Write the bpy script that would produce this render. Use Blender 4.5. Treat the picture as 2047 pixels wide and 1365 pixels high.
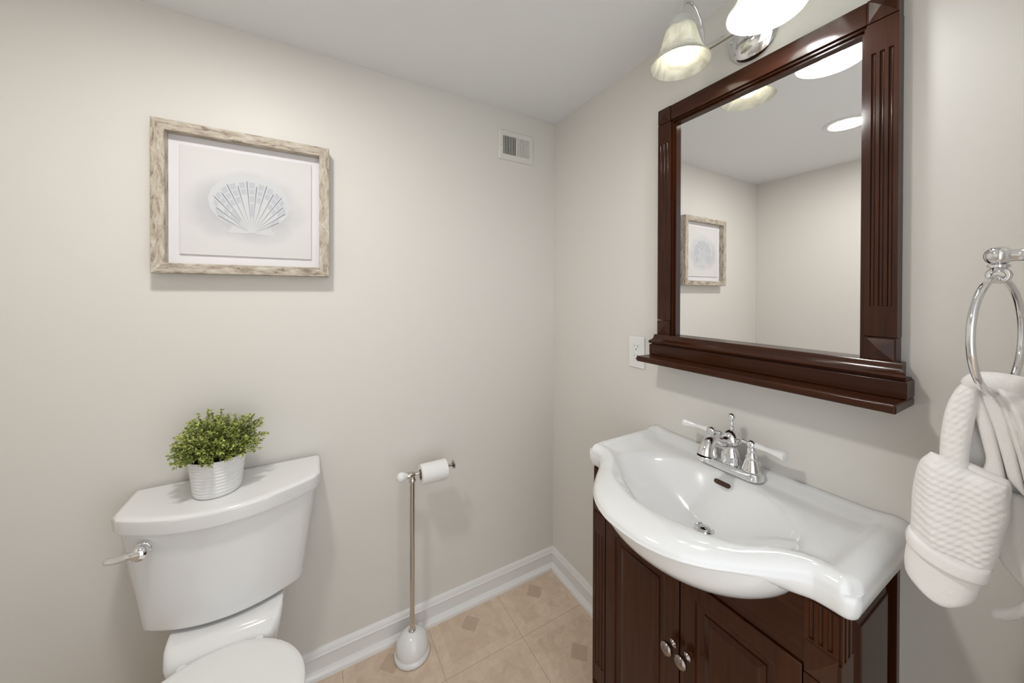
import bpy, bmesh, math, random
from mathutils import Vector, Matrix

for o in list(bpy.data.objects):
    bpy.data.objects.remove(o, do_unlink=True)
scn = bpy.context.scene
COL = scn.collection
PI = math.pi
H = 2.13            # ceiling height
WL = -1.87          # left wall
WF = -1.372         # wall with the doorway the photographer stands in

# ------------------------------------------------------------------ camera
yaw, pitch, roll = math.radians(29.99), math.radians(-0.297), math.radians(0.142)
f = Vector((math.sin(yaw)*math.cos(pitch), math.cos(yaw)*math.cos(pitch), math.sin(pitch)))
r0 = Vector((math.cos(yaw), -math.sin(yaw), 0))
u0 = r0.cross(f)
r = r0*math.cos(roll) + u0*math.sin(roll)
u = -r0*math.sin(roll) + u0*math.cos(roll)
cd = bpy.data.cameras.new('camera')
cam = bpy.data.objects.new('camera', cd)
COL.objects.link(cam)
M = Matrix.Identity(4)
for i in range(3):
    M[i][0], M[i][1], M[i][2] = r[i], u[i], -f[i]
M.translation = Vector((-1.0098, -1.3898, 1.3105))
cam.matrix_world = M
cd.sensor_width = 36
cd.lens = 36*703.75/2047
cd.shift_x = -(1032.46-1023.5)/2047
cd.shift_y = (590.56-682.5)/2047
cd.clip_start = 0.02
scn.camera = cam

# ------------------------------------------------------------------ world and exposure
w = bpy.data.worlds.new('world')
scn.world = w
w.use_nodes = True
w.node_tree.nodes['Background'].inputs[0].default_value = (.93, .965, 1, 1)
w.node_tree.nodes['Background'].inputs[1].default_value = .80
scn.view_settings.view_transform = 'Standard'
scn.view_settings.look = 'None'
scn.view_settings.exposure = 1.07
scn.view_settings.gamma = 1
scn.view_settings.use_curve_mapping = False

RECESS = 98.0       # radiance of the recessed ceiling lenses
BULB_A = 3.6       # bulb in the left shade
BULB_B = 56.0       # bulb in the right shade


# ------------------------------------------------------------------ materials
def mat(name, color=(.8, .8, .8), rough=.5, metal=0., coat=0., spec=.5, coat_rough=.05):
    m = bpy.data.materials.new(name)
    m.use_nodes = True
    b = m.node_tree.nodes['Principled BSDF']
    b.inputs['Base Color'].default_value = (*color, 1)
    b.inputs['Roughness'].default_value = rough
    b.inputs['Metallic'].default_value = metal
    b.inputs['Coat Weight'].default_value = coat
    b.inputs['Coat Roughness'].default_value = coat_rough
    b.inputs['Specular IOR Level'].default_value = spec
    return m


def N(m, t, **kw):
    n = m.node_tree.nodes.new(t)
    for k, v in kw.items():
        if k in n.inputs.keys():
            n.inputs[k].default_value = v
        else:
            setattr(n, k, v)
    return n


def LK(m, a, b):
    m.node_tree.links.new(a, b)


def bsdf(m):
    return m.node_tree.nodes['Principled BSDF']


def add_bump(m, scale, strength, dist=.001, detail=3, stretch=None):
    tc = N(m, 'ShaderNodeTexCoord')
    nz = N(m, 'ShaderNodeTexNoise', Scale=scale, Detail=detail)
    if stretch:
        mp = N(m, 'ShaderNodeMapping')
        mp.inputs['Scale'].default_value = stretch
        LK(m, tc.outputs['Object'], mp.inputs['Vector'])
        LK(m, mp.outputs['Vector'], nz.inputs['Vector'])
    else:
        LK(m, tc.outputs['Object'], nz.inputs['Vector'])
    bp = N(m, 'ShaderNodeBump', Strength=strength, Distance=dist)
    LK(m, nz.outputs['Fac'], bp.inputs['Height'])
    LK(m, bp.outputs['Normal'], bsdf(m).inputs['Normal'])
    return nz


def ramp_color(m, fac, c0, c1, p0=.3, p1=.7):
    cr = N(m, 'ShaderNodeValToRGB')
    cr.color_ramp.elements[0].position = p0
    cr.color_ramp.elements[1].position = p1
    cr.color_ramp.elements[0].color = (*c0, 1)
    cr.color_ramp.elements[1].color = (*c1, 1)
    LK(m, fac, cr.inputs['Fac'])
    LK(m, cr.outputs['Color'], bsdf(m).inputs['Base Color'])
    return cr


def emit(name, color, strength):
    m = bpy.data.materials.new(name)
    m.use_nodes = True
    nt = m.node_tree
    nt.nodes.clear()
    o = nt.nodes.new('ShaderNodeOutputMaterial')
    e = nt.nodes.new('ShaderNodeEmission')
    e.inputs[0].default_value = (*color, 1)
    e.inputs[1].default_value = strength
    nt.links.new(e.outputs[0], o.inputs[0])
    return m


M_wall = mat('wall_paint', (.727, .705, .664), .45, spec=.35)
add_bump(M_wall, 260, .05, .0006)
M_ceil = mat('ceiling_paint', (.82, .835, .845), .75, spec=.2)
add_bump(M_ceil, 200, .04, .0006)
M_trim = mat('trim_paint', (.78, .77, .76), .3)
M_china = mat('white_china', (.80, .80, .80), .12, coat=.6)
M_sink = mat('sink_china', (.80, .81, .81), .10, coat=.8)
M_plastic = mat('white_plastic', (.80, .80, .79), .28)
M_chrome = mat('chrome', (.80, .80, .81), .06, metal=1)
M_nickel = mat('polished_nickel', (.64, .61, .58), .08, metal=1)
M_bronze = mat('dark_knob_metal', (.30, .25, .23), .15, metal=1)
M_porc = mat('porcelain_lever', (.86, .85, .84), .12, coat=.5)
M_dark = mat('dark_gap', (.012, .010, .010), .8)
M_overflow = mat('overflow_shadow', (.07, .035, .02), .7)
M_mirror = mat('mirror_silver', (.90, .90, .90), .0, metal=1)
M_paper = mat('tissue_paper', (.85, .84, .83), .9, spec=.1)
add_bump(M_paper, 500, .15, .0006)
M_card = mat('cardboard', (.30, .20, .14), .9)
M_mat = mat('mat_board', (.78, .77, .79), .9, spec=.1)
M_screw = mat('screw_metal', (.5, .5, .5), .3, metal=1)
M_vent = mat('vent_enamel', (.72, .71, .665), .35)

# stained wood
M_wood = mat('cherry_stained_wood', (.05, .016, .008), .45, coat=.5, coat_rough=.12, spec=.08)
tc = N(M_wood, 'ShaderNodeTexCoord')
mp = N(M_wood, 'ShaderNodeMapping')
mp.inputs['Scale'].default_value = (60, 60, 4)
nz = N(M_wood, 'ShaderNodeTexNoise', Scale=1.5, Detail=5)
LK(M_wood, tc.outputs['Object'], mp.inputs['Vector'])
LK(M_wood, mp.outputs['Vector'], nz.inputs['Vector'])
ramp_color(M_wood, nz.outputs['Fac'], (.027, .0060, .0012), (.050, .0120, .0026))

M_woodh = M_wood.copy()      # same stain, grain running along y
M_woodh.name = 'cherry_stained_wood_rail'
for n in M_woodh.node_tree.nodes:
    if n.type == 'MAPPING':
        n.inputs['Scale'].default_value = (60, 4, 60)

# weathered frame wood, grain along x (rails) or z (stiles)
def drift(name, sc3):
    m_ = mat(name, (.5, .46, .41), .6)
    tc_ = N(m_, 'ShaderNodeTexCoord')
    mp_ = N(m_, 'ShaderNodeMapping')
    mp_.inputs['Scale'].default_value = sc3
    LK(m_, tc_.outputs['Object'], mp_.inputs['Vector'])
    n1 = N(m_, 'ShaderNodeTexNoise', Scale=1.0, Detail=9, Roughness=.72, Distortion=.6)
    LK(m_, mp_.outputs['Vector'], n1.inputs['Vector'])
    cr_ = ramp_color(m_, n1.outputs['Fac'], (.20, .155, .115), (.66, .62, .54), .36, .66)
    e_ = cr_.color_ramp.elements.new(.46)
    e_.color = (.42, .36, .285, 1)
    e_ = cr_.color_ramp.elements.new(.54)
    e_.color = (.50, .45, .37, 1)
    b_ = N(m_, 'ShaderNodeBump', Strength=.4, Distance=.002)
    LK(m_, n1.outputs['Fac'], b_.inputs['Height'])
    LK(m_, b_.outputs['Normal'], bsdf(m_).inputs['Normal'])
    return m_


M_drift = drift('weathered_grey_wood_rail', (22, 60, 90))
M_drift2 = drift('weathered_grey_wood_stile', (90, 60, 22))

# floor: 305 mm vinyl tiles with a light border, mottled stone pieces and a darker centre diamond
M_floor = mat('stone_pattern_vinyl', (.5, .38, .29), .38, spec=.4)
m = M_floor


def MA(op, a, b=None, c=None):
    n = N(m, 'ShaderNodeMath', operation=op)
    for i, v in enumerate((a, b, c)):
        if v is None:
            continue
        if isinstance(v, (int, float)):
            n.inputs[i].default_value = v
        else:
            LK(m, v, n.inputs[i])
    return n.outputs[0]


def MIX(fac, a, b):
    n = N(m, 'ShaderNodeMix', data_type='RGBA')
    for k, v in ((0, fac), (6, a), (7, b)):
        if isinstance(v, (int, float)):
            n.inputs[k].default_value = v
        elif isinstance(v, tuple):
            n.inputs[k].default_value = (*v, 1)
        else:
            LK(m, v, n.inputs[k])
    return n.outputs[2]


tc = N(m, 'ShaderNodeTexCoord')
sx = N(m, 'ShaderNodeSeparateXYZ')
LK(m, tc.outputs['Object'], sx.inputs[0])
T = .3025
fx = MA('FRACT', MA('DIVIDE', MA('ADD', sx.outputs[0], .318+10*T), T))
fy = MA('FRACT', MA('DIVIDE', MA('ADD', sx.outputs[1], .245+10*T), T))
ax = MA('ABSOLUTE', MA('SUBTRACT', fx, .5))
ay = MA('ABSOLUTE', MA('SUBTRACT', fy, .5))
mx = MA('MAXIMUM', ax, ay)
seam = MA('GREATER_THAN', mx, .4965)
border = MA('GREATER_THAN', mx, .375)
dia = MA('LESS_THAN', MA('ADD', ax, ay), .135)
nz = N(m, 'ShaderNodeTexNoise', Scale=17, Detail=8, Roughness=.72, Distortion=1.2)
LK(m, tc.outputs['Object'], nz.inputs['Vector'])
nzf = N(m, 'ShaderNodeTexNoise', Scale=90, Detail=5, Roughness=.7)
LK(m, tc.outputs['Object'], nzf.inputs['Vector'])
vor = N(m, 'ShaderNodeTexVoronoi', Scale=17, distance='CHEBYCHEV')
mpr = N(m, 'ShaderNodeMapping')
mpr.inputs['Rotation'].default_value = (0, 0, PI/4)
LK(m, tc.outputs['Object'], mpr.inputs['Vector'])
LK(m, mpr.outputs['Vector'], vor.inputs['Vector'])
vs = N(m, 'ShaderNodeSeparateColor')
LK(m, vor.outputs['Color'], vs.inputs[0])
c_base = MIX(MA('ADD', MA('MULTIPLY', nz.outputs['Fac'], 2.2), -.6), (.54, .405, .295), (.76, .625, .50))
c_pc = MIX(MA('MULTIPLY', vs.outputs[0], .38), c_base, (.50, .365, .25))
c_bd = MIX(MA('MULTIPLY', nzf.outputs['Fac'], .45), c_base, (.70, .585, .455))
c = MIX(border, c_pc, c_bd)
c = MIX(MA('MULTIPLY', dia, .62), c, (.40, .29, .205))
c = MIX(MA('MULTIPLY', nzf.outputs['Fac'], .25), c, (.66, .53, .41))
c = MIX(MA('MULTIPLY', seam, .6), c, (.30, .19, .12))
LK(m, c, bsdf(m).inputs['Base Color'])

# plant
M_leaf = mat('leaf_green', (.2, .3, .05), .45)
m = M_leaf
oi = N(m, 'ShaderNodeTexCoord')
nz = N(m, 'ShaderNodeTexNoise', Scale=170, Detail=2)
LK(m, oi.outputs['Object'], nz.inputs['Vector'])
ramp_color(m, nz.outputs['Fac'], (.085, .14, .018), (.62, .66, .20), .38, .62)
M_stem = mat('plant_stem', (.10, .11, .03), .6)
M_soil = mat('dark_moss', (.015, .014, .008), .95)

# towel with a waffle weave
M_towel = mat('white_terry', (.84, .815, .79), .95, spec=.1)
bsdf(M_towel).inputs['Sheen Weight'].default_value = .3
m = M_towel
tc = N(m, 'ShaderNodeTexCoord')
nz = N(m, 'ShaderNodeTexNoise', Scale=600, Detail=3)
LK(m, tc.outputs['Object'], nz.inputs['Vector'])
wn = N(m, 'ShaderNodeTexNoise', Scale=45, Detail=3)
LK(m, tc.outputs['Object'], wn.inputs['Vector'])
hh = MA('ADD', MA('MULTIPLY', nz.outputs['Fac'], .4), wn.outputs['Fac'])
bp = N(m, 'ShaderNodeBump', Strength=.55, Distance=.003)
LK(m, hh, bp.inputs['Height'])
LK(m, bp.outputs['Normal'], bsdf(m).inputs['Normal'])

# frosted alabaster glass of the lamp shades
M_shade = bpy.data.materials.new('alabaster_glass')
M_shade.use_nodes = True
m = M_shade
nt = m.node_tree
nt.nodes.clear()
out = nt.nodes.new('ShaderNodeOutputMaterial')
dif = nt.nodes.new('ShaderNodeBsdfDiffuse')
trl = nt.nodes.new('ShaderNodeBsdfTranslucent')
glo = nt.nodes.new('ShaderNodeBsdfGlossy')
glo.inputs['Roughness'].default_value = .15
mx1 = nt.nodes.new('ShaderNodeMixShader')
mx2 = nt.nodes.new('ShaderNodeMixShader')
tc = N(m, 'ShaderNodeTexCoord')
nz = N(m, 'ShaderNodeTexNoise', Scale=16, Detail=4, Distortion=2.5)
LK(m, tc.outputs['Object'], nz.inputs['Vector'])
cr = N(m, 'ShaderNodeValToRGB')
cr.color_ramp.elements[0].position = .3
cr.color_ramp.elements[1].position = .6
cr.color_ramp.elements[0].color = (.58, .58, .52, 1)
cr.color_ramp.elements[1].color = (.80, .80, .75, 1)
LK(m, nz.outputs['Fac'], cr.inputs['Fac'])
LK(m, cr.outputs['Color'], dif.inputs[0])
LK(m, cr.outputs['Color'], trl.inputs[0])
mx1.inputs[0].default_value = .42
LK(m, dif.outputs[0], mx1.inputs[1])
LK(m, trl.outputs[0], mx1.inputs[2])
mx2.inputs[0].default_value = .05
LK(m, mx1.outputs[0], mx2.inputs[1])
LK(m, glo.outputs[0], mx2.inputs[2])
LK(m, mx2.outputs[0], out.inputs[0])

# shell print: soft grey-blue wash around the middle of white paper
M_print = mat('print_paper', (.74, .73, .72), .9, spec=.1)
m = M_print
tc = N(m, 'ShaderNodeTexCoord')
mp = N(m, 'ShaderNodeMapping')
mp.inputs['Location'].default_value = (0, 0, 0)
mp.inputs['Scale'].default_value = (1/.160, 0, 1/.118)
LK(m, tc.outputs['Object'], mp.inputs['Vector'])
nz = N(m, 'ShaderNodeTexNoise', Scale=14, Detail=3)
LK(m, tc.outputs['Object'], nz.inputs['Vector'])
ln = N(m, 'ShaderNodeVectorMath', operation='LENGTH')
LK(m, mp.outputs['Vector'], ln.inputs[0])
rr = MA('ADD', ln.outputs['Value'], MA('MULTIPLY', MA('SUBTRACT', nz.outputs['Fac'], .5), .45))
cr = ramp_color(m, rr, (.465, .475, .52), (.69, .68, .675), .38, 1.0)
M_shellw = mat('shell_paint_white', (.63, .64, .655), .9, spec=.1)
M_shellb = mat('shell_paint_pale_blue', (.52, .545, .59), .9, spec=.1)
M_shelld = mat('shell_paint_line', (.22, .23, .27), .9, spec=.1)

M_em_recess = emit('recessed_lens_glow', (1.0, .965, .925), RECESS)
M_em_a = emit('warm_bulb_glow', (1.0, .93, .74), BULB_A)
M_em_b = emit('cool_bulb_glow', (.93, .96, 1.0), BULB_B)


# ------------------------------------------------------------------ geometry helpers
def finish(name, bm, m, parent=None, smooth=True, angle=40, subd=0, origin=None, weighted=True):
    """link one bmesh as one mesh object, vertices given in world space"""
    bmesh.ops.remove_doubles(bm, verts=bm.verts, dist=1e-6)
    bmesh.ops.recalc_face_normals(bm, faces=bm.faces)
    me = bpy.data.meshes.new(name)
    off = Vector(origin) if origin is not None else Vector((0, 0, 0))
    if origin is not None:
        bmesh.ops.translate(bm, verts=bm.verts, vec=-off)
    bm.to_mesh(me)
    bm.free()
    mats = m if isinstance(m, (list, tuple)) else [m]
    for k in mats:
        me.materials.append(k)
    if smooth:
        me.shade_smooth()
        me.set_sharp_from_angle(angle=math.radians(angle))
    o = bpy.data.objects.new(name, me)
    COL.objects.link(o)
    if parent is not None:
        o.parent = parent
        off = off - wloc(parent)
    o.location = off
    if smooth and weighted:
        wn_ = o.modifiers.new('weighted', 'WEIGHTED_NORMAL')
        wn_.keep_sharp = True
        wn_.weight = 100
    if subd:
        s = o.modifiers.new('s', 'SUBSURF')
        s.levels = s.render_levels = subd
    return o


def wloc(o):
    v = Vector(o.location)
    while o.parent:
        o = o.parent
        v += Vector(o.location)
    return v


def thing(name, loc, label, cat, group=None):
    o = bpy.data.objects.new(name, None)
    o.empty_display_size = .05
    COL.objects.link(o)
    o.location = loc
    tag(o, label, cat, group)
    return o


def tag(o, label, cat, group=None):
    o['label'] = label
    o['category'] = cat
    if group:
        o['group'] = group


def part(name, bm, m, parent, **kw):
    """a part keeps its own origin at the middle of its bounding box"""
    if 'origin' not in kw:
        lo = Vector([min(v.co[i] for v in bm.verts) for i in range(3)])
        hi = Vector([max(v.co[i] for v in bm.verts) for i in range(3)])
        kw['origin'] = (lo+hi)/2
    return finish(name, bm, m, parent, **kw)


def struct(name, bm, m, **kw):
    o = finish(name, bm, m, **kw)
    o['kind'] = 'structure'
    return o


def box(bm, lo, hi, bev=0., seg=2, mi=0):
    lo, hi = Vector(lo), Vector(hi)
    lo, hi = Vector([min(a, b) for a, b in zip(lo, hi)]), Vector([max(a, b) for a, b in zip(lo, hi)])
    g = bmesh.ops.create_cube(bm, size=1)
    vs = g['verts']
    for v in vs:
        v.co = Vector([lo[i] + (v.co[i]+.5)*(hi[i]-lo[i]) for i in range(3)])
    fs = set(fc for v in vs for fc in v.link_faces)
    for fc in fs:
        fc.material_index = mi
    if bev > 0:
        es = list(set(e_ for v in vs for e_ in v.link_edges))
        bmesh.ops.bevel(bm, geom=es, offset=bev, segments=seg, affect='EDGES', profile=.5)


def ring_loft(bm, rings, close_ring=True, cap0=True, cap1=True, mi=0):
    R = [[bm.verts.new(p) for p in ring] for ring in rings]
    n = len(R[0])
    for a, b in zip(R, R[1:]):
        for i in range(n if close_ring else n-1):
            j = (i+1) % n
            try:
                fc = bm.faces.new((a[i], a[j], b[j], b[i]))
                fc.material_index = mi
            except ValueError:
                pass
    if cap0:
        bm.faces.new(R[0][::-1]).material_index = mi
    if cap1:
        bm.faces.new(R[-1]).material_index = mi
    return R


def frame_of(d):
    d = Vector(d).normalized()
    up = Vector((0, 0, 1)) if abs(d.z) < .95 else Vector((1, 0, 0))
    a = up.cross(d).normalized()
    b = d.cross(a).normalized()
    return a, b, d


def lathe(bm, prof, base, axis=(0, 0, 1), seg=32, mi=0, sx=1., sy=1.):
    """prof: list of (radius, distance along the axis)"""
    a, b, d = frame_of(axis)
    base = Vector(base)
    rings = []
    for rad, t in prof:
        rad = max(rad, 1e-5)
        rings.append([base + d*t + a*(rad*sx*math.cos(2*PI*i/seg)) + b*(rad*sy*math.sin(2*PI*i/seg)) for i in range(seg)])
    ring_loft(bm, rings, mi=mi)


def catmull(pts, n=8):
    pts = [Vector(p) for p in pts]
    P = [pts[0]*2-pts[1]] + pts + [pts[-1]*2-pts[-2]]
    out = []
    for i in range(1, len(P)-2):
        p0, p1, p2, p3 = P[i-1:i+3]
        for k in range(n):
            t = k/n
            out.append(.5*((2*p1)+(-p0+p2)*t+(2*p0-5*p1+4*p2-p3)*t*t+(-p0+3*p1-3*p2+p3)*t**3))
    out.append(pts[-1])
    return out


def tube(bm, pts, rad, seg=16, closed=False, mi=0, sy=1.):
    pts = [Vector(p) for p in pts]
    n = len(pts)
    rad = rad if isinstance(rad, (list, tuple)) else [rad]*n
    rings = []
    a = None
    for i, p in enumerate(pts):
        if closed:
            d = (pts[(i+1) % n]-pts[i-1]).normalized()
        else:
            d = (pts[min(i+1, n-1)]-pts[max(i-1, 0)]).normalized()
        if a is None:
            a, b, _ = frame_of(d)
        else:
            a = (a - d*a.dot(d)).normalized()
            b = d.cross(a).normalized()
        rings.append([p + a*(rad[i]*math.cos(2*PI*k/seg)) + b*(rad[i]*sy*math.sin(2*PI*k/seg)) for k in range(seg)])
    if closed:
        rings.append(rings[0])
        ring_loft(bm, rings, cap0=False, cap1=False, mi=mi)
    else:
        ring_loft(bm, rings, mi=mi)


def prism(bm, poly, axis, t0, t1, mi=0):
    """poly: 2-D outline in the two other axes (order x,y,z without axis)"""
    def P3(q, t):
        if axis == 'x':
            return (t, q[0], q[1])
        if axis == 'y':
            return (q[0], t, q[1])
        return (q[0], q[1], t)
    a = [bm.verts.new(P3(q, t0)) for q in poly]
    b = [bm.verts.new(P3(q, t1)) for q in poly]
    n = len(poly)
    for i in range(n):
        bm.faces.new((a[i], a[(i+1) % n], b[(i+1) % n], b[i])).material_index = mi
    bm.faces.new(a[::-1]).material_index = mi
    bm.faces.new(b).material_index = mi


def sphere(bm, c, rad, sx=1, sy=1, sz=1, seg=24, mi=0):
    g = bmesh.ops.create_uvsphere(bm, u_segments=seg, v_segments=seg//2, radius=1)
    for v in g['verts']:
        v.co = Vector((c[0]+v.co.x*rad*sx, c[1]+v.co.y*rad*sy, c[2]+v.co.z*rad*sz))
        for fc in v.link_faces:
            fc.material_index = mi


def smooth01(t):
    t = max(0., min(1., t))
    return t*t*(3-2*t)


def interp(xs, ys, x):
    """monotone cubic through the points"""
    n = len(xs)
    if x <= xs[0]:
        return ys[0]
    if x >= xs[-1]:
        return ys[-1]
    d = [(ys[i+1]-ys[i])/(xs[i+1]-xs[i]) for i in range(n-1)]
    t = [d[0]] + [0 if d[i-1]*d[i] <= 0 else 2*d[i-1]*d[i]/(d[i-1]+d[i]) for i in range(1, n-1)] + [d[-1]]
    for i in range(n-1):
        if x <= xs[i+1]:
            h = xs[i+1]-xs[i]
            s = (x-xs[i])/h
            return ((2*s**3-3*s*s+1)*ys[i] + (s**3-2*s*s+s)*h*t[i]
                    + (-2*s**3+3*s*s)*ys[i+1] + (s**3-s*s)*h*t[i+1])


# ================================================================== THE ROOM
bm = bmesh.new(); box(bm, (WL-.1, -2.6, -.1), (.1, .1, 0)); struct('floor', bm, M_floor, smooth=False)
bm = bmesh.new(); box(bm, (WL-.1, -2.6, H), (.1, .1, H+.1)); struct('ceiling', bm, M_ceil, smooth=False)
bm = bmesh.new(); box(bm, (WL-.1, 0, 0), (.1, .1, H)); struct('wall_back', bm, M_wall, smooth=False)
bm = bmesh.new(); box(bm, (0, WF-.1, 0), (.1, 0, H)); struct('wall_right', bm, M_wall, smooth=False)
bm = bmesh.new(); box(bm, (WL-.1, WF-.1, 0), (WL, 0, H)); struct('wall_left', bm, M_wall, smooth=False)
DX0, DX1, DH = -1.20, -.30, 2.03      # open doorway behind the camera
bm = bmesh.new()
box(bm, (WL, WF-.1, 0), (DX0, WF, H)); box(bm, (DX1, WF-.1, 0), (0, WF, H)); box(bm, (DX0, WF-.1, DH), (DX1, WF, H))
struct('wall_front', bm, M_wall, smooth=False)
bm = bmesh.new()
box(bm, (DX0-.06, WF, 0), (DX0, WF+.015, DH+.06), .002); box(bm, (DX1, WF, 0), (DX1+.06, WF+.015, DH+.06), .002); box(bm, (DX0, WF, DH), (DX1, WF+.015, DH+.06), .002)
struct('trim_1', bm, M_trim)

BP = [(0, 0), (.034, 0), (.034, .004), (.032, .011), (.027, .016), (.019, .019), (.014, .0205),
      (.014, .060), (.0155, .0625), (.0155, .066), (.012, .069), (.0105, .073), (.009, .079), (.005, .084), (.0, .0855)]


def baseboard(name, p, q, nrm):
    p, q, nrm = Vector(p), Vector(q), Vector(nrm)
    d = (q-p).normalized()
    bm_ = bmesh.new()
    rings = []
    for end, sgn in ((p, 1), (q, -1)):
        rings.append([end + nrm*a + Vector((0, 0, b)) + d*(sgn*a) for a, b in BP])
    ring_loft(bm_, rings)
    return struct(name, bm_, M_trim, angle=25)


baseboard('baseboard_back', (WL, 0, 0), (0, 0, 0), (0, -1, 0))
baseboard('baseboard_right', (0, 0, 0), (0, WF, 0), (-1, 0, 0))
baseboard('baseboard_left', (WL, WF, 0), (WL, 0, 0), (1, 0, 0))


# ================================================================== RECESSED CEILING LIGHT (seen in the mirror)
def recessed(x, y, label):
    t_ = thing('recessed_light', (x, y, H), label, 'ceiling light')
    b_ = bmesh.new()
    lathe(b_, [(.088, 0), (.088, -.003), (.084, -.006), (.069, -.006), (.067, -.004), (.067, 0)], (x, y, H), seg=48)
    part('trim_ring', b_, M_plastic, t_)
    b_ = bmesh.new()
    lathe(b_, [(.0665, -.0005), (.0665, -.004), (.045, -.0065), (.02, -.0075), (.0001, -.0078)], (x, y, H), seg=48)
    o_ = part('lens', b_, M_em_recess, t_)
    o_['label'] = 'glowing round lens'


recessed(-1.212, -.716, 'round recessed ceiling light, glowing, reflected in the upper right of the mirror')

# ================================================================== VANITY LIGHT
LC = (-.006, -.893, 1.990)
vl = thing('vanity_light', (0, -.893, 1.99), 'chrome two-lamp wall light with bell-shaped frosted glass shades above the mirror', 'wall lamp')
bm = bmesh.new()
lathe(bm, [(.061, .001), (.062, .004), (.060, .008), (.052, .017), (.040, .024), (.026, .029), (.014, .031), (.0001, .0315)], (0, LC[1], LC[2]), axis=(-1, 0, 0), seg=48)
bp_ = part('backplate', bm, M_chrome, vl, angle=60)
for s in (-1, 1):
    bm = bmesh.new()
    lathe(bm, [(.0045, 0), (.0045, .005), (.003, .008), (.0001, .009)], (-.017, LC[1]+s*.046, LC[2]+.004), axis=(-1, 0, 0), seg=16)
    part('cap_screw', bm, M_chrome, bp_)
bm = bmesh.new()
lathe(bm, [(.012, .028), (.010, .036), (.0085, .040), (.0085, .062)], (0, LC[1], LC[2]), axis=(-1, 0, 0), seg=24)
sphere(bm, (-.066, LC[1], LC[2]), .0135, seg=24)
part('centre_stem', bm, M_chrome, vl, angle=60)
bm = bmesh.new()
tube(bm, [(-.066, -.796, LC[2]), (-.066, -.990, LC[2])], .0082, seg=24)
for yy in (-.796, -.990):
    sphere(bm, (-.066, yy, LC[2]), .0105, seg=24)
part('cross_bar', bm, M_chrome, vl, angle=60)

SX = -.169
for yy, em, lab in ((-.796, M_em_a, 'left frosted shade over a warm bulb'), (-1.0, M_em_b, 'right frosted shade, brightly lit')):
    y0 = yy if yy > -.9 else -.990
    bm = bmesh.new()
    path = catmull([(-.066, y0, LC[2]+.004), (-.071, y0+(yy-y0)*.1, LC[2]+.045), (-.086, y0+(yy-y0)*.3, LC[2]+.082), (-.118, y0+(yy-y0)*.6, LC[2]+.108),
                    (-.150, yy, LC[2]+.100), (-.166, yy, LC[2]+.076), (-.169, yy, LC[2]+.050)], 8)
    tube(bm, path, .0052, seg=16)
    part('gooseneck_arm', bm, M_chrome, vl, angle=60)
    bm = bmesh.new()
    lathe(bm, [(.0001, .058), (.006, .057), (.0075, .050), (.010, .044), (.020, .038), (.030, .030), (.0345, .022), (.036, .012), (.0365, .008), (.034, .006), (.030, .006)], (SX, yy, 1.998), seg=36)
    part('shade_holder', bm, M_chrome, vl, angle=50)
    bm = bmesh.new()
    po = [(.030, .112), (.0325, .104), (.036, .092), (.041, .075), (.046, .055), (.052, .036), (.060, .019), (.069, .007), (.0745, .000)]
    pi_ = [(rr_-.003, zz+.0008) for rr_, zz in po][::-1]
    pi_[0] = (.0725, -.001)
    prof = [(.010, .114)] + po + pi_ + [(.010, .111)]
    seg = 48
    rings = []
    for k, (rad, z) in enumerate(prof):
        rings.append([Vector((SX+rad*math.cos(2*PI*i/seg), yy+rad*math.sin(2*PI*i/seg), 1.918+z)) for i in range(seg)])
    ring_loft(bm, rings, cap0=False, cap1=False)
    sh = part('glass_shade', bm, M_shade, vl, angle=60)
    sh['label'] = lab
    bm = bmesh.new()
    lathe(bm, [(.0001, 0), (.009, .0015), (.018, .006), (.0245, .014), (.027, .024), (.0255, .036), (.020, .048), (.0145, .058), (.013, .066), (.0001, .066)][::1], (SX, yy, 1.924), seg=32)
    part('light_bulb', bm, em, vl, angle=60)
    bm = bmesh.new()
    lathe(bm, [(.0125, 0), (.0135, .006), (.0135, .024), (.016, .030)], (SX, yy, 1.988), seg=24)
    part('bulb_socket', bm, M_plastic, vl)

# ================================================================== MIRROR
FX = -.030
YL, YR = -.619, -1.168
ZT, ZB = 1.908, 1.178
SW = .047
mir = thing('wall_mirror', (0, -.8935, 1.097), 'rectangular mirror in a dark cherry-stained frame with fluted sides and ledge', 'mirror')


def fluted(bm_, y0, y1, z0, z1, gz0, gz1, xb, xf, grooves, gw=.0042, gd=.0035, front='x'):
    """an upright board from y0 to y1 with round-bottomed flutes cut into its face"""
    ya, yb = min(y0, y1), max(y0, y1)
    pl = [(xb, ya), (xf, ya), (xf, yb), (xb, yb)]
    prism(bm_, pl, 'z', z0, gz0)
    prism(bm_, pl, 'z', gz1, z1)
    pts = [(xb, ya), (xf, ya)]
    for g in sorted(grooves):
        for k in range(9):
            a = PI*k/8
            pts.append((xf+gd*math.sin(a), g-gw*math.cos(a)))
    pts += [(xf, yb), (xb, yb)]
    prism(bm_, pts, 'z', gz0, gz1)


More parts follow.
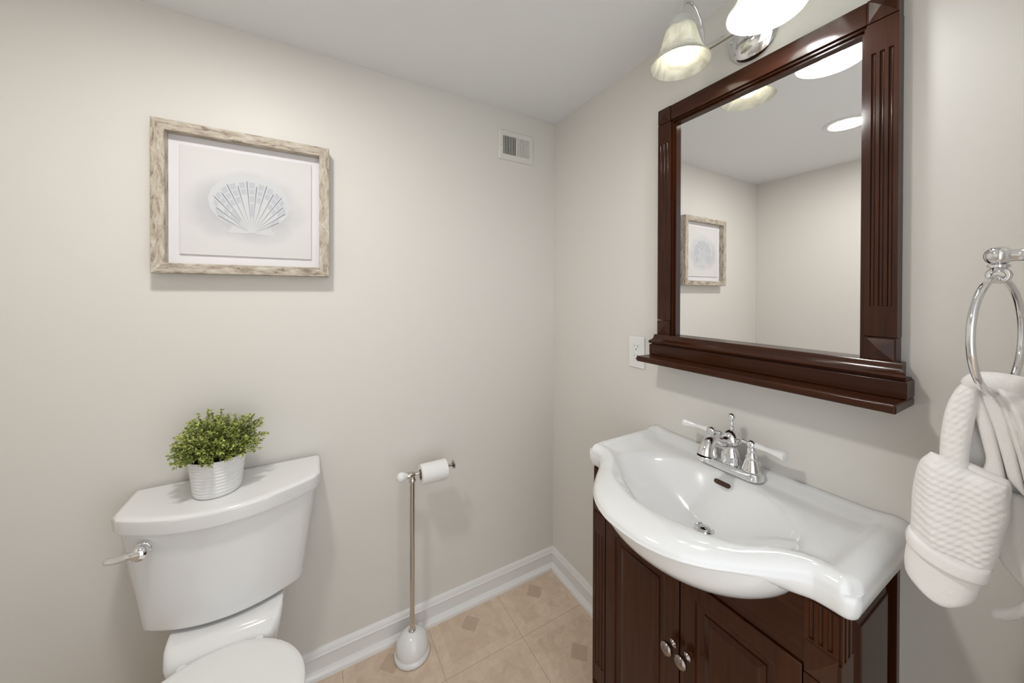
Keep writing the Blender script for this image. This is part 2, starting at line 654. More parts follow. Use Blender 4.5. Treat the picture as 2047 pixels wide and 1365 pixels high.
for ys, ye in ((YL, YL-SW), (YR+SW, YR)):
    c = (ys+ye)/2
    bm = bmesh.new()
    fluted(bm, ys, ye, 1.2265, 1.8585, 1.287, 1.797, -.001, FX, [c-.0125, c, c+.0125], gw=.0036, gd=.0035)
    part('fluted_stile', bm, M_wood, mir, angle=30)
    for z0, z1 in ((ZB-.001, 1.2255), (1.8595, ZT)):
        bm = bmesh.new()
        g = .0008
        base = [(-.001, ys-g, z0+g), (-.001, ye+g, z0+g), (-.001, ye+g, z1-g), (-.001, ys-g, z1-g)]
        fr = [(FX-.001, y, z) for _, y, z in base]
        inn = [(FX-.001, ys-g-.003, z0+.0035), (FX-.001, ye+g+.003, z0+.0035), (FX-.001, ye+g+.003, z1-.0035), (FX-.001, ys-g-.003, z1-.0035)]
        R_ = ring_loft(bm, [base, fr, inn], cap0=True, cap1=False)
        ap = bm.verts.new((FX-.008, c, (z0+z1)/2))
        for i in range(4):
            bm.faces.new((R_[-1][i], R_[-1][(i+1) % 4], ap))
        part('corner_block', bm, M_wood, mir, smooth=False)
bm = bmesh.new()
box(bm, (-.001, YL-SW, 1.8615), (FX, YR+SW, ZT-.001), .0012)
part('top_rail', bm, M_woodh, mir)
# stepped inner bead on three sides, then the glass
bm = bmesh.new()
for a, b, x in ((0, .005, -.024), (.005, .0105, -.0165)):
    box(bm, (-.001, YL-SW-a, 1.17), (x, YL-SW-b, 1.8615-a))
    box(bm, (-.001, YR+SW+a, 1.17), (x, YR+SW+b, 1.8615-a))
    box(bm, (-.001, YL-SW-a, 1.8615-a), (x, YR+SW+a, 1.8615-b))
bmesh.ops.bevel(bm, geom=list(bm.edges), offset=.001, segments=2, affect='EDGES')
part('inner_bead', bm, M_wood, mir)
bm = bmesh.new()
box(bm, (-.0015, YL-SW-.009, 1.172), (-.0045, YR+SW+.009, 1.853))
part('mirror_glass', bm, M_mirror, mir, smooth=False)
# sill moulding, apron board and ledge
Y0, Y1 = -.603, -1.186
bm = bmesh.new()
cy = [(-.001, 1.1785), (-.036, 1.1785), (-.038, 1.174), (-.0385, 1.170), (-.041, 1.165), (-.046, 1.1615), (-.0515, 1.159), (-.054, 1.155), (-.0525, 1.151), (-.049, 1.1495), (-.001, 1.1495)]
rings = []
for yy, sg in ((Y0, -1), (Y1, 1)):
    ring = []
    for x, z in cy:
        ring.append((x, yy + sg*(.054+x)*.55 if x < -.002 else yy + sg*(.012), z))
    rings.append(ring)
ring_loft(bm, rings)
part('sill_moulding', bm, M_woodh, mir, angle=25)
bm = bmesh.new()
box(bm, (-.001, Y0, 1.1125), (-.050, Y1, 1.1465), .0022, 3)
box(bm, (-.001, Y0-.004, 1.146), (-.042, Y1+.004, 1.150))
part('apron_board', bm, M_woodh, mir)
bm = bmesh.new()
box(bm, (-.001, Y0, 1.0955), (-.112, Y1, 1.1125), .004, 4)
part('ledge', bm, M_woodh, mir)

# ================================================================== SINK TOP
SYC = -.882
hw = .305


def xf(s):
    s = abs(s)
    v = interp([0, .035, .07, .105, .140, .175, .205, .232, .255, .275, .305], [.472, .470, .461, .444, .417, .378, .340, .309, .2945, .293, .2955], s)
    if s > .281:
        q = min(1., (s-.281)/.024)
        v -= .024*(1-math.sqrt(max(0, 1-q*q)))
    return v


outline = [(-xf(hw-(2*hw)*i/400), hw-(2*hw)*i/400) for i in range(401)]   # (x, s)


def dfront(x, s):
    if -x < .15:
        return .2
    k0 = int((hw-s)/(2*hw)*400)
    best_ = 9.
    for k in range(max(0, k0-70), min(399, k0+70)):
        ax_, ay_ = outline[k]
        bx_, by_ = outline[k+1]
        dx, dy = bx_-ax_, by_-ay_
        q = max(0., min(1., ((x-ax_)*dx+(s-ay_)*dy)/(dx*dx+dy*dy+1e-12)))
        best_ = min(best_, (x-ax_-q*dx)**2+(s-ay_-q*dy)**2)
    return math.sqrt(best_)


DECK = .844


def sink_z(x, s):
    d1 = dfront(x, s)
    d2 = hw-abs(s)
    d3 = -x
    d = min(d1, d2)
    z = DECK
    # raised rounded rim, low ridge at the wall
    bulge = smooth01((-x-.27)/.08)
    Rr = .024+.042*bulge
    rim = .0175*math.exp(-max(0, (d-Rr)/(.026))**2)
    back = .018*smooth01((.048-d3)/.034)
    z += max(rim, back)+.3*min(rim, back)
    t1, t2 = max(0, 1-d1/Rr), max(0, 1-d2/.024)
    tt = min(1., t1*t1+t2*t2)
    z -= (.020+.007*bulge)*(1-math.sqrt(1-tt))
    # basin
    cx, cs, A, B = -.238, 0.0, .158, .209
    bx = -.195
    px_, py_ = x-bx, s
    R_ = math.hypot(px_, py_)
    if R_ < 1e-6:
        e_ = 0.
    else:
        ux, uy = px_/R_, py_/R_
        ox = bx-cx
        a_ = (ux/A)**2+(uy/B)**2
        b_ = 2*ox*ux/A**2
        c_ = (ox/A)**2-1
        e_ = R_/((-b_+math.sqrt(b_*b_-4*a_*c_))/(2*a_))
    if e_ < 1.14:
        k = .05
        g = (e_*e_+k*k)**.5-k*(1-min(1, e_))        # round bottom
        dep = .104*(1-g**1.42)
        w_ = smooth01((1.10-e_)/.16)                # soft lip
        z -= max(0, dep)*w_ + .002*w_
    # shelf where the tap stands pushes into the back of the basin
    if abs(s+.0) < .12 and -x < .125:
        pass
    return z


sk = thing('vanity_sink', (0, SYC, .80), 'white ceramic sink top with a bowed front and oval basin on the wooden vanity', 'sink')
bm = bmesh.new()
NS, NV = 170, 120
ss = []
for i in range(NS+1):
    t = i/NS*2-1
    ss.append(math.copysign(1-(1-abs(t))**1.5, t)*hw if abs(t) > 1e-9 else 0.)
grid = []
for s in ss:
    col = []
    X = xf(s)
    for j in range(NV+1):
        v = j/NV
        v = 1-(1-v)**1.35
        x = -.0015-(X-.0015)*v
        col.append(bm.verts.new((x, SYC-s if False else SYC+s, sink_z(x, s))))
    grid.append(col)
mask = [[0. if i in (0, NS) or j in (0, NV) else smooth01((min(dfront(c_.co.x, ss[i]), hw-abs(ss[i]), -c_.co.x)-.010)/.016) for j, c_ in enumerate(col)] for i, col in enumerate(grid)]
for _ in range(8):
    Z_ = [[c_.co.z for c_ in col] for col in grid]
    for i in range(1, NS):
        for j in range(1, NV):
            if mask[i][j] > 0:
                av = (Z_[i-1][j]+Z_[i+1][j]+Z_[i][j-1]+Z_[i][j+1])/4
                grid[i][j].co.z += (av-Z_[i][j])*.6*mask[i][j]
for i in range(NS):
    for j in range(NV):
        bm.faces.new((grid[i][j], grid[i+1][j], grid[i+1][j+1], grid[i][j+1]))
loop = [grid[0][j] for j in range(NV+1)] + [grid[i][NV] for i in range(1, NS)] + [grid[NS][j] for j in range(NV, -1, -1)]
pts = [v.co.copy() for v in loop]
n = len(pts)
nrm = []
for i in range(n):
    a, b = pts[max(0, i-2)], pts[min(n-1, i+2)]
    d = (b-a); d.z = 0
    if d.length < 1e-9:
        d = Vector((-1, 0, 0))
    d.normalize()
    nrm.append(Vector((d.y, -d.x, 0)))
prev = loop
for dd, zz in ((-.0012, .832), (-.0016, .828), (-.001, .820), (.003, .811), (.010, .8045), (.020, .801), (.040, .8)):
    ring = []
    for i in range(n):
        sc_ = min(1., max(0., (xf(pts[i].y-SYC)-.29)/.06)) if -pts[i].x > .25 else 0.
        ddx = dd*(.30+.70*sc_) if dd > 0 else dd
        p = pts[i]+nrm[i]*ddx
        sc2 = smooth01((xf(pts[i].y-SYC)-.30)/.09) if -pts[i].x > .25 else 0.
        p.z = .834-(.834-zz)*(1-.74*sc2)
        p.x = min(p.x, -.0015)
        ring.append(bm.verts.new(p))
    for i in range(n-1):
        bm.faces.new((prev[i], prev[i+1], ring[i+1], ring[i]))
    prev = ring
# the underside stays open over the bowl, closed by a rim strip
ring = []
for v in prev:
    q = Vector((v.co.x+.245, v.co.y-SYC, 0))
    k = .97/max(.001, math.hypot(q.x/.196, q.y/.236))
    k = min(k, 1)
    ring.append(bm.verts.new((-.245+q.x*k, SYC+q.y*k, v.co.z)))
for i in range(n-1):
    bm.faces.new((prev[i], prev[i+1], ring[i+1], ring[i]))
# back edge along the wall
# bowl below the top
rings = []
for a, b, z, cx in ((.236, .196, .829, -.245), (.232, .192, .810, -.245), (.224, .190, .795, -.245), (.214, .185, .780, -.245), (.202, .176, .766, -.245), (.186, .162, .752, -.245), (.166, .146, .739, -.243), (.138, .120, .727, -.24), (.10, .088, .717, -.235), (.05, .045, .711, -.23)):
    rings.append([Vector((cx+b*math.cos(2*PI*k/72), SYC+a*math.sin(2*PI*k/72), z)) for k in range(72)])
ring_loft(bm, rings, cap0=False)
part('basin_top', bm, M_sink, sk, angle=80, origin=(-.2, SYC, .83), weighted=False)
# drain and overflow
zd = sink_z(-.195, 0.)
bm = bmesh.new()
lathe(bm, [(.0225, 0), (.0225, .003), (.020, .0045), (.017, .0035), (.0165, .002), (.014, .002), (.013, .0055), (.006, .0075), (.0001, .008)], (-.190, SYC, zd+.003), seg=36)
part('drain', bm, M_chrome, sk)

# overflow slot on the back slope of the basin
xo = -.108
for _ in range(1):
    zo = .822
best = min(((abs(sink_z(-.06-.0005*k, 0)-.8215)), -.06-.0005*k) for k in range(160))
xo = best[1]
dzdx = (sink_z(xo-.003, 0)-sink_z(xo+.003, 0))/(-.006)
tv = Vector((1, 0, dzdx)).normalized()
nv = Vector((-tv.z, 0, tv.x))
if nv.z < 0:
    nv = -nv
oc = Vector((xo, -.872, sink_z(xo, -.872-SYC)))
bm = bmesh.new()


def slot_ring(hl, hh, off):
    ring = []
    for k in range(32):
        a = 2*PI*k/32
        yy_ = hl*math.copysign(1, math.cos(a)) if abs(math.cos(a)) > 1e-6 else 0
        yv = (hl-hh)*(1 if math.cos(a) > 1e-6 else -1 if math.cos(a) < -1e-6 else 0)+hh*math.cos(a)
        p_ = oc + Vector((0, yv, 0)) + tv*(hh*math.sin(a))
        dl = 0.
        for _ in range(8):
            dl -= (p_.z+nv.z*dl-sink_z(p_.x+nv.x*dl, p_.y-SYC))/(nv.z-dzdx*nv.x)
        ring.append(p_ + nv*(dl+off))
    return ring


ring_loft(bm, [slot_ring(.0222, .0074, -.004), slot_ring(.0222, .0074, .0016), slot_ring(.021, .0060, .0020)], cap0=False, cap1=False)
part('overflow_rim', bm, M_sink, sk)
bm = bmesh.new()
ring_loft(bm, [slot_ring(.0212, .0062, .0004), slot_ring(.0212, .0062, .0019)])
part('overflow_hole', bm, M_overflow, sk)

# ================================================================== FAUCET
FC = Vector((-.052, -.868, 0))
zf = .8475
fa = thing('faucet', (FC.x, FC.y, zf), 'chrome centreset tap with two white porcelain lever handles on the sink', 'faucet')


def stadium(hl, hwid, z, cx=FC.x, cy_=FC.y, seg=40, pt=0):
    ring = []
    for k in range(seg):
        a = 2*PI*k/seg
        c_ = math.cos(a)
        yv = (hl-hwid)*(1 if c_ > 1e-6 else -1 if c_ < -1e-6 else 0)+hwid*c_
        ring.append(Vector((cx+hwid*math.sin(a), cy_+yv, z)))
    return ring


bm = bmesh.new()
ring_loft(bm, [stadium(.0785, .0265, zf), stadium(.079, .027, zf+.003), stadium(.0780, .0260, zf+.016), stadium(.0765, .0245, zf+.0185), stadium(.073, .021, zf+.0195)])
part('base_plate', bm, M_chrome, fa, angle=50)
zb_ = zf+.019
bm = bmesh.new()
lathe(bm, [(.0235, 0), (.0235, .004), (.0215, .008), (.0225, .014), (.021, .025), (.0165, .037), (.0150, .044), (.0165, .047), (.0215, .050), (.0240, .056), (.0240, .063), (.0210, .072), (.0150, .080), (.0070, .086), (.0001, .087)], (FC.x, FC.y, zb_-.001), seg=36)
part('body', bm, M_chrome, fa, angle=60)
bm = bmesh.new()
path = catmull([(FC.x+.004, FC.y, zb_+.060), (FC.x-.024, FC.y, zb_+.056), (FC.x-.052, FC.y, zb_+.062), (FC.x-.078, FC.y, zb_+.072), (FC.x-.098, FC.y, zb_+.070), (FC.x-.110, FC.y, zb_+.057), (FC.x-.114, FC.y, zb_+.044)], 6)
nn = len(path)
rad = [interp([0, .25, .5, .72, .88, 1], [.0165, .0140, .0125, .0145, .0165, .0180], i/(nn-1)) for i in range(nn)]
tube(bm, path, rad, seg=24)
tip = path[-1]
lathe(bm, [(.0180, 0), (.0200, .0015), (.0203, .004), (.0180, .006), (.0125, .007), (.0120, .014), (.010, .015)], tip+Vector((0, 0, .001)), axis=(0, 0, -1), seg=28)
part('spout', bm, M_chrome, fa, angle=60)
bm = bmesh.new()
lathe(bm, [(.0032, 0), (.0032, .006), (.0062, .009), (.0062, .012), (.0035, .015), (.0052, .019), (.0055, .022), (.0032, .026), (.003, .030), (.0072, .0335), (.0088, .039), (.0080, .044), (.0050, .0475), (.0001, .049)], (FC.x+.004, FC.y, zb_+.079), seg=24)
part('lift_knob', bm, M_chrome, fa, angle=60)
for s in (1, -1):
    hy = FC.y+s*.051
    bm = bmesh.new()
    lathe(bm, [(.0215, 0), (.0215, .004), (.019, .010), (.0165, .020), (.0135, .028), (.0125, .030), (.0135, .033), (.0135, .036), (.0105, .040), (.0098, .050), (.0108, .054), (.0095, .058)], (FC.x, hy, zb_-.001), seg=32)
    sphere(bm, (FC.x, hy, zb_+.065), .0118, seg=24)
    # little cross piece and cap on the inner side
    dv = Vector((-.12, s, .02)).normalized()
    c0_ = Vector((FC.x, hy, zb_+.066))
    tube(bm, [c0_-dv*.020, c0_+dv*.014], .0046, seg=16)
    lathe(bm, [(.0001, -.002), (.006, 0), (.0068, .003), (.005, .007), (.0035, .009)], c0_-dv*.024, axis=dv, seg=20)
    hd = part('handle', bm, M_chrome, fa, angle=60)
    bm = bmesh.new()
    lathe(bm, [(.0001, .010), (.0072, .0105), (.0080, .014), (.0066, .030), (.0064, .038), (.0080, .052), (.0108, .066), (.0125, .074), (.0122, .078), (.0085, .080), (.0001, .0805)], c0_, axis=dv, seg=28)
    lv = part('porcelain_lever', bm, M_porc, hd, angle=50)
    lv['label'] = 'white porcelain lever'

# ================================================================== VANITY CABINET
CX = -.290
CYL, CYR = -.6045, -1.1655
cab = thing('vanity_cabinet', (-.145, -.885, 0), 'dark cherry-stained vanity cabinet with two panelled doors and fluted corner posts under the sink', 'cabinet')
bm = bmesh.new()
# carcass: back, floor, kick, rails between the posts
box(bm, (-.035, CYL-.030, .0), (-.270, CYR+.030, .70))
part('carcass', bm, M_wood, cab, smooth=False)
# corner posts
for ys, ye in ((CYL, CYL-.046), (CYR+.046, CYR)):
    c = (ys+ye)/2
    bm = bmesh.new()
    fluted(bm, ys, ye, .7295, .7995, .7345, .7990, -.242, CX, [c-.0125, c, c+.0125], gw=.0034, gd=.003)
    # second half: flutes on the side face are cut as slim grooves
    part('post_capital', bm, M_wood, cab, angle=30)
    bm = bmesh.new()
    z0, z1 = .673, .728
    base = [(-.245, ys, z0), (-.245, ye, z0), (-.245, ye, z1), (-.245, ys, z1)]
    fr = [(CX+.001, y, z) for _, y, z in base]
    R_ = ring_loft(bm, [base, fr], cap0=True, cap1=False)
    ap = bm.verts.new((CX-.009, c, (z0+z1)/2))
    for i in range(4):
        bm.faces.new((R_[-1][i], R_[-1][(i+1) % 4], ap))
    part('post_block', bm, M_wood, cab, smooth=False)
    bm = bmesh.new()
    fluted(bm, ys, ye, .170, .6715, .224, .612, -.242, CX, [c-.0125, c, c+.0125], gw=.0034, gd=.003)
    part('fluted_post', bm, M_wood, cab, angle=30)
    bm = bmesh.new()
    box(bm, (-.242, ys, .0), (CX-.004, ye, .168), .002)
    part('post_foot', bm, M_wood, cab)
# flutes on the outer side faces of the capitals
for yq, sg in ((CYR, -1), (CYL, 1)):
    bm = bmesh.new()
    for k in range(3):
        xx = -.2815+.0155*k
        prism(bm, [(xx-.005, yq-sg*.001), (xx-.005, yq+sg*.0022), (xx-.003, yq+sg*.0034), (xx+.003, yq+sg*.0034), (xx+.005, yq+sg*.0022), (xx+.005, yq-sg*.001)], 'z', .722, .7995)
    for z0, z1 in ((.10, .722),):
        box(bm, (-.290, yq-sg*.001, z0), (-.2405, yq+sg*.0034, z1))
    part('post_reeding', bm, M_wood, cab, angle=30)
# side frames with raised panel
for yq, sg in ((CYR, -1), (CYL, 1)):
    bm = bmesh.new()
    # back stile
    box(bm, (-.018, yq-sg*.03, 0), (-.001, yq+sg*.003, .7995), .001)
    box(bm, (-.242, yq-sg*.030, 0), (-.018, yq-sg*.022, .7995))
    part('side_stile', bm, M_wood, cab)
    bm = bmesh.new()
    ro = [(-.2405, .06), (-.0195, .06), (-.0195, .7985), (-.2405, .7985)]
    ri = [(-.198, .115), (-.063, .115), (-.063, .742), (-.198, .742)]

    def rq(q, o_, g=0.):
        cx_ = sum(p[0] for p in q)/4
        cz_ = sum(p[1] for p in q)/4
        return [(p[0]+math.copysign(g, cx_-p[0]), yq+sg*o_, p[1]+math.copysign(g, cz_-p[1])) for p in q]
    ring_loft(bm, [rq(ro, -.024), rq(ro, -.017), rq(ri, -.0015), rq(ri, .0008, .0006), rq(ri, .0012, .003)])
    part('side_panel', bm, M_wood, cab, smooth=False)
# apron above the doors
bm = bmesh.new()
cut = []
for a, b, z in ((.232, .192, .800), (.224, .190, .795), (.214, .185, .780), (.202, .176, .766), (.186, .162, .752), (.166, .146, .739), (.138, .120, .727)):
    cut.append((a*math.sqrt(1-((-.284+.245)/b)**2)-.004, z+.002))
pl = [(CYL-.046, .684), (CYL-.046, .7995)] + [(SYC+hy_, z_) for hy_, z_ in cut] + [(SYC-hy_, z_) for hy_, z_ in cut[::-1]] + [(CYR+.046, .7995), (CYR+.046, .684)]
prism(bm, pl, 'x', CX+.004, CX+.012)
part('apron', bm, M_woodh, cab)
bm = bmesh.new()
box(bm, (-.250, CYL-.046, .0), (CX+.004, CYR+.046, .075))
part('kick_rail', bm, M_woodh, cab)
# doors
for ys, ye, kn in ((-.6535, -.8850, -.8705), (-.8885, -1.1170, -.9060)):
    bm = bmesh.new()
    z0_, z1_ = .080, .6805
    X0 = CX-.001

    def rd(a, dx):
        return [(X0+dx, ys-a, z0_+a), (X0+dx, ye+a, z0_+a), (X0+dx, ye+a, z1_-a), (X0+dx, ys-a, z1_-a)]
    ring_loft(bm, [rd(0, .020), rd(0, .0015), rd(.0015, 0), rd(.036, 0), rd(.038, .0045), rd(.0445, .0065), rd(.0545, .0065), rd(.0555, .004), rd(.066, .0005), rd(.067, -.0005), rd(.0685, -.0005)])
    dr = part('door', bm, M_wood, cab, smooth=False)
    bm = bmesh.new()
    lathe(bm, [(.0095, 0), (.0095, .002), (.0055, .005), (.0050, .012), (.0075, .015), (.0125, .018), (.0150, .022), (.0145, .0265), (.010, .030), (.0045, .032), (.0001, .0325)], (X0, kn, .5035 if kn > -.89 else .504), axis=(-1, 0, 0), seg=28)
    part('knob', bm, M_bronze, dr, angle=60)['label'] = 'polished dark metal knob'

# ================================================================== TOILET
to = thing('toilet', (-1.215, -.35, 0), 'white two-piece toilet with closed lid against the back wall', 'toilet')
TCX = -1.216


def drop_outline(hwid, yb, yside, yfront, z, cx=TCX, nf=28, rc=.012):
    """plan outline with flat back and bowed front"""
    ring = [Vector((cx+hwid, yb, z)), ]
    for i in range(nf+1):
        t = -1+2*i/nf
        x = cx - t*hwid
        y = yside + (yfront-yside)*(1-abs(t)**2.0)
        # round the front corners
        if abs(t) > 1-rc/hwid:
            q = (abs(t)-(1-rc/hwid))/(rc/hwid)
            y += rc*(1-math.sqrt(max(0, 1-q*q)))
        ring.append(Vector((x, y, z)))
    ring.append(Vector((cx-hwid, yb, z)))
    return ring


bm = bmesh.new()
rings = []
for z, hwid, ysd, yf in ((.446, .170, -.128, -.188), (.4475, .1765, -.136, -.196), (.455, .1795, -.140, -.200), (.55, .190, -.147, -.206), (.65, .202, -.152, -.212), (.719, .2115, -.155, -.217)):
    rings.append(drop_outline(hwid, -.024, ysd, yf, z, cx=-1.2155))
ring_loft(bm, rings)
part('tank', bm, M_china, to, angle=45)
bm = bmesh.new()
rings = []
for z, o_ in ((.716, -.004), (.7165, 0), (.722, .0015), (.748, .003), (.753, .002), (.7565, -.0015), (.758, -.006), (.7585, -.012)):
    rings.append(drop_outline(.2225+o_, -.014, -.150-o_, -.234-o_, z, cx=-1.2165, rc=.012))
ring_loft(bm, rings)
part('tank_lid', bm, M_china, to, angle=35)
# flush lever
LV = Vector((-1.372, -.196, .683))
bm = bmesh.new()
sphere(bm, LV+Vector((0, -.010, 0)), .0180, sy=.85, seg=28)
lathe(bm, [(.0175, -.002), (.018, .004), (.015, .009)], LV+Vector((0, .008, 0)), axis=(0, -1, 0), seg=28)
path = catmull([LV+Vector((.000, -.012, .002)), LV+Vector((-.016, -.014, .003)), LV+Vector((-.032, -.012, -.001)), LV+Vector((-.048, -.008, -.002)), LV+Vector((-.064, -.003, -.001))], 6)
nn = len(path)
tube(bm, path, [interp([0, .3, .6, .85, 1], [.0145, .0135, .0120, .0110, .003], i/(nn-1)) for i in range(nn)], seg=20, sy=.55)
part('flush_lever', bm, M_chrome, to, angle=60)['label'] = 'chrome flush lever'


def egg(cx, cy_, hx, yb, yf, z, n_=48, p=2.0):
    ring = []
    for k in range(n_):
        a = 2*PI*k/n_
        x = cx+hx*math.copysign(abs(math.sin(a))**(2/p), math.sin(a))
        cc = math.cos(a)
        y = cy_ + ((yb-cy_) if cc > 0 else (cy_-yf))*math.copysign(abs(cc)**(2/p), cc)
        ring.append(Vector((x, y, z)))
    return ring


# bowl with rear deck: stacked outlines
bm = bmesh.new()
rings = []
for z, hx, yb, yf, p in ((0, .115, -.12, -.62, 3.2), (.03, .118, -.12, -.625, 3.2), (.06, .105, -.13, -.60, 3.0), (.15, .098, -.14, -.57, 2.8), (.24, .115, -.16, -.60, 2.5), (.31, .150, -.20, -.65, 2.2), (.35, .170, -.235, -.68, 2.1), (.376, .176, -.245, -.69, 2.1), (.384, .174, -.247, -.688, 2.1), (.386, .15, -.27, -.66, 2.1)):
    rings.append(egg(-1.2075, -.43, hx, yb, yf, z, p=p))
ring_loft(bm, rings)
# rear deck carrying the tank
rings = []
for z, hx, yb, yf in ((.25, .095, -.045, -.20), (.33, .105, -.04, -.235), (.38, .115, -.035, -.262), (.405, .120, -.032, -.262), (.428, .1235, -.030, -.240), (.435, .121, -.034, -.226), (.4365, .115, -.04, -.214)):
    ring = []
    for k in range(48):
        a = 2*PI*k/48
        sx_, cs_ = math.sin(a), math.cos(a)
        P_ = .28
        ring.append(Vector((-1.2075+hx*math.copysign(abs(sx_)**P_, sx_), (yb+yf)/2+(yb-yf)/2*math.copysign(abs(cs_)**P_, cs_), z)))
    rings.append(ring)
ring_loft(bm, rings)
# neck pad under the tank
box(bm, (-1.30, -.12, .425), (-1.12, -.05, .448), .006)
part('bowl', bm, M_china, to, angle=50)
bm = bmesh.new()
ring_loft(bm, [egg(-1.2075, -.43, .176, -.266, -.700, .386), egg(-1.2075, -.43, .180, -.262, -.704, .390), egg(-1.2075, -.43, .180, -.262, -.704, .399), egg(-1.2075, -.43, .177, -.265, -.701, .402)])
part('seat', bm, M_plastic, to, angle=50)
bm = bmesh.new()
ring_loft(bm, [egg(-1.2075, -.43, .175, -.262, -.700, .403), egg(-1.2075, -.43, .181, -.256, -.706, .406), egg(-1.2075, -.43, .182, -.255, -.707, .413), egg(-1.2075, -.43, .179, -.258, -.704, .4185), egg(-1.2075, -.43, .165, -.272, -.690, .4215), egg(-1.2075, -.43, .08, -.35, -.58, .4235)])
part('seat_lid', bm, M_plastic, to, angle=50)
for s in (-1, 1):
    bm = bmesh.new()
    lathe(bm, [(.012, 0), (.012, .014), (.009, .018), (.0001, .019)], (-1.2075+s*.075, -.268, .396), seg=20)
    part('hinge', bm, M_plastic, to)

# ================================================================== PLANT ON THE TANK
PCX, PCY, PZ = -1.2415, -.121, .7588
pp = thing('potted_plant', (PCX, PCY, PZ), 'small leafy green plant in a ribbed white ceramic pot on the toilet tank', 'plant')
bm = bmesh.new()
seg = 96
rings = []
prof = []
hp = .100
for k in range(61):
    t = k/60
    rad = .0520+.0105*t - .003*max(0, 1-t/.06)**2
    prof.append((rad, t))
for rad, t in prof:
    ring = []
    for i in range(seg):
        a = 2*PI*i/seg
        rr_ = rad
        if .08 < t < .93:
            # two banks of ribs, offset half a step from each other
            ph = 0 if math.sin(a+.25) < 0 and math.cos(a+.25) < .2 or math.cos(a+.25) < -.3 else .5
            rr_ += .0011*math.sin(2*PI*(t*11+ph))
        ring.append(Vector((PCX+rr_*math.cos(a), PCY+rr_*math.sin(a), PZ+hp*t)))
    rings.append(ring)
rings.append([Vector((PCX+.0612*math.cos(2*PI*i/seg), PCY+.0612*math.sin(2*PI*i/seg), PZ+hp+.001)) for i in range(seg)])
rings.append([Vector((PCX+.0590*math.cos(2*PI*i/seg), PCY+.0590*math.sin(2*PI*i/seg), PZ+hp)) for i in range(seg)])
rings.append([Vector((PCX+.0570*math.cos(2*PI*i/seg), PCY+.0570*math.sin(2*PI*i/seg), PZ+hp-.02)) for i in range(seg)])
ring_loft(bm, rings)
part('pot', bm, M_china, pp, angle=60)
bm = bmesh.new()
lathe(bm, [(.0565, 0), (.0565, .006), (.045, .014), (.02, .020), (.0001, .022)], (PCX, PCY, PZ+hp-.019), seg=32)
part('soil', bm, M_soil, pp)
rnd = random.Random(7)
bm = bmesh.new()
bs = bmesh.new()


def leaf(b_, p, d, up, L, W):
    d = d.normalized()
    sd = d.cross(up)
    if sd.length < 1e-4:
        sd = d.cross(Vector((1, .3, .2)))
    sd.normalize()
    nn_ = sd.cross(d).normalized()
    q = [p, p+d*L*.3+sd*W*.42+nn_*W*.10, p+d*L*.68+sd*W*.5+nn_*W*.12, p+d*L, p+d*L*.68-sd*W*.5+nn_*W*.12, p+d*L*.3-sd*W*.42+nn_*W*.10, p+d*L*.5-nn_*W*.05]
    v = [b_.verts.new(x) for x in q]
    b_.faces.new((v[0], v[1], v[6])); b_.faces.new((v[1], v[2], v[6])); b_.faces.new((v[2], v[3], v[6]))
    b_.faces.new((v[3], v[4], v[6])); b_.faces.new((v[4], v[5], v[6])); b_.faces.new((v[5], v[0], v[6]))


CR = Vector((PCX-.001, PCY+.003, PZ+hp+.018))
for k in range(300):
    th = rnd.uniform(0, 2*PI)
    cz = rnd.uniform(-.18, 1)**1.0
    sr = math.sqrt(max(0, 1-cz*cz))
    dv = Vector((sr*math.cos(th), sr*math.sin(th), cz))
    R_ = rnd.uniform(.72, 1.08) * (1+.10*math.sin(3*th+1)+.08*math.cos(2*th))
    end = CR + Vector((dv.x*.094*R_, dv.y*.088*R_, max(dv.z, -.12)*.090*R_))
    if end.y > -.012:
        end.y = -.012 - rnd.uniform(0, .01)
    st = Vector((PCX+dv.x*.030, PCY+dv.y*.030, PZ+hp-.006))
    mid = (st+end)/2+Vector((rnd.uniform(-.01, .01), rnd.uniform(-.01, .01), .012))
    path = catmull([st, mid, end], 5)
    tube(bs, path, .0006, seg=4)
    nl = 11
    for q in range(nl):
        t = .45+.55*q/(nl-1)
        i = min(len(path)-2, int(t*(len(path)-1)))
        p = path[i].lerp(path[i+1], t*(len(path)-1)-i)
        d = (path[i+1]-path[i]).normalized()
        for s in (-1, 1):
            sd = d.cross(Vector((rnd.uniform(-1, 1), rnd.uniform(-1, 1), rnd.uniform(-1, 1)))).normalized()
            ld = (d*rnd.uniform(.25, .8)+sd*s*.8).normalized()
            leaf(bm, p, ld, Vector((0, 0, 1)), rnd.uniform(.0080, .0130), rnd.uniform(.0036, .0054))
    leaf(bm, path[-1], d, Vector((0, 1, .2)), .009, .0042)
for v in bm.verts:
    v.co.y = min(v.co.y, -.004)
part('foliage', bm, M_leaf, pp, smooth=False)
part('stems', bs, M_stem, pp)

# ================================================================== FRAMED SHELL PRINT
PX0, PX1, PZ0, PZ1 = -1.399, -.9635, 1.366, 1.7965
pf = thing('framed_picture', ((PX0+PX1)/2, 0, PZ0), 'framed print of a scallop shell in a weathered grey wood frame above the toilet', 'picture')
bm = bmesh.new()
FWD = .029
oq = [(PX0, PZ0), (PX1, PZ0), (PX1, PZ1), (PX0, PZ1)]
sg4 = [(1, 1), (-1, 1), (-1, -1), (1, -1)]


def pr(a, y):
    return [Vector((q[0]+s_[0]*a, y, q[1]+s_[1]*a)) for q, s_ in zip(oq, sg4)]


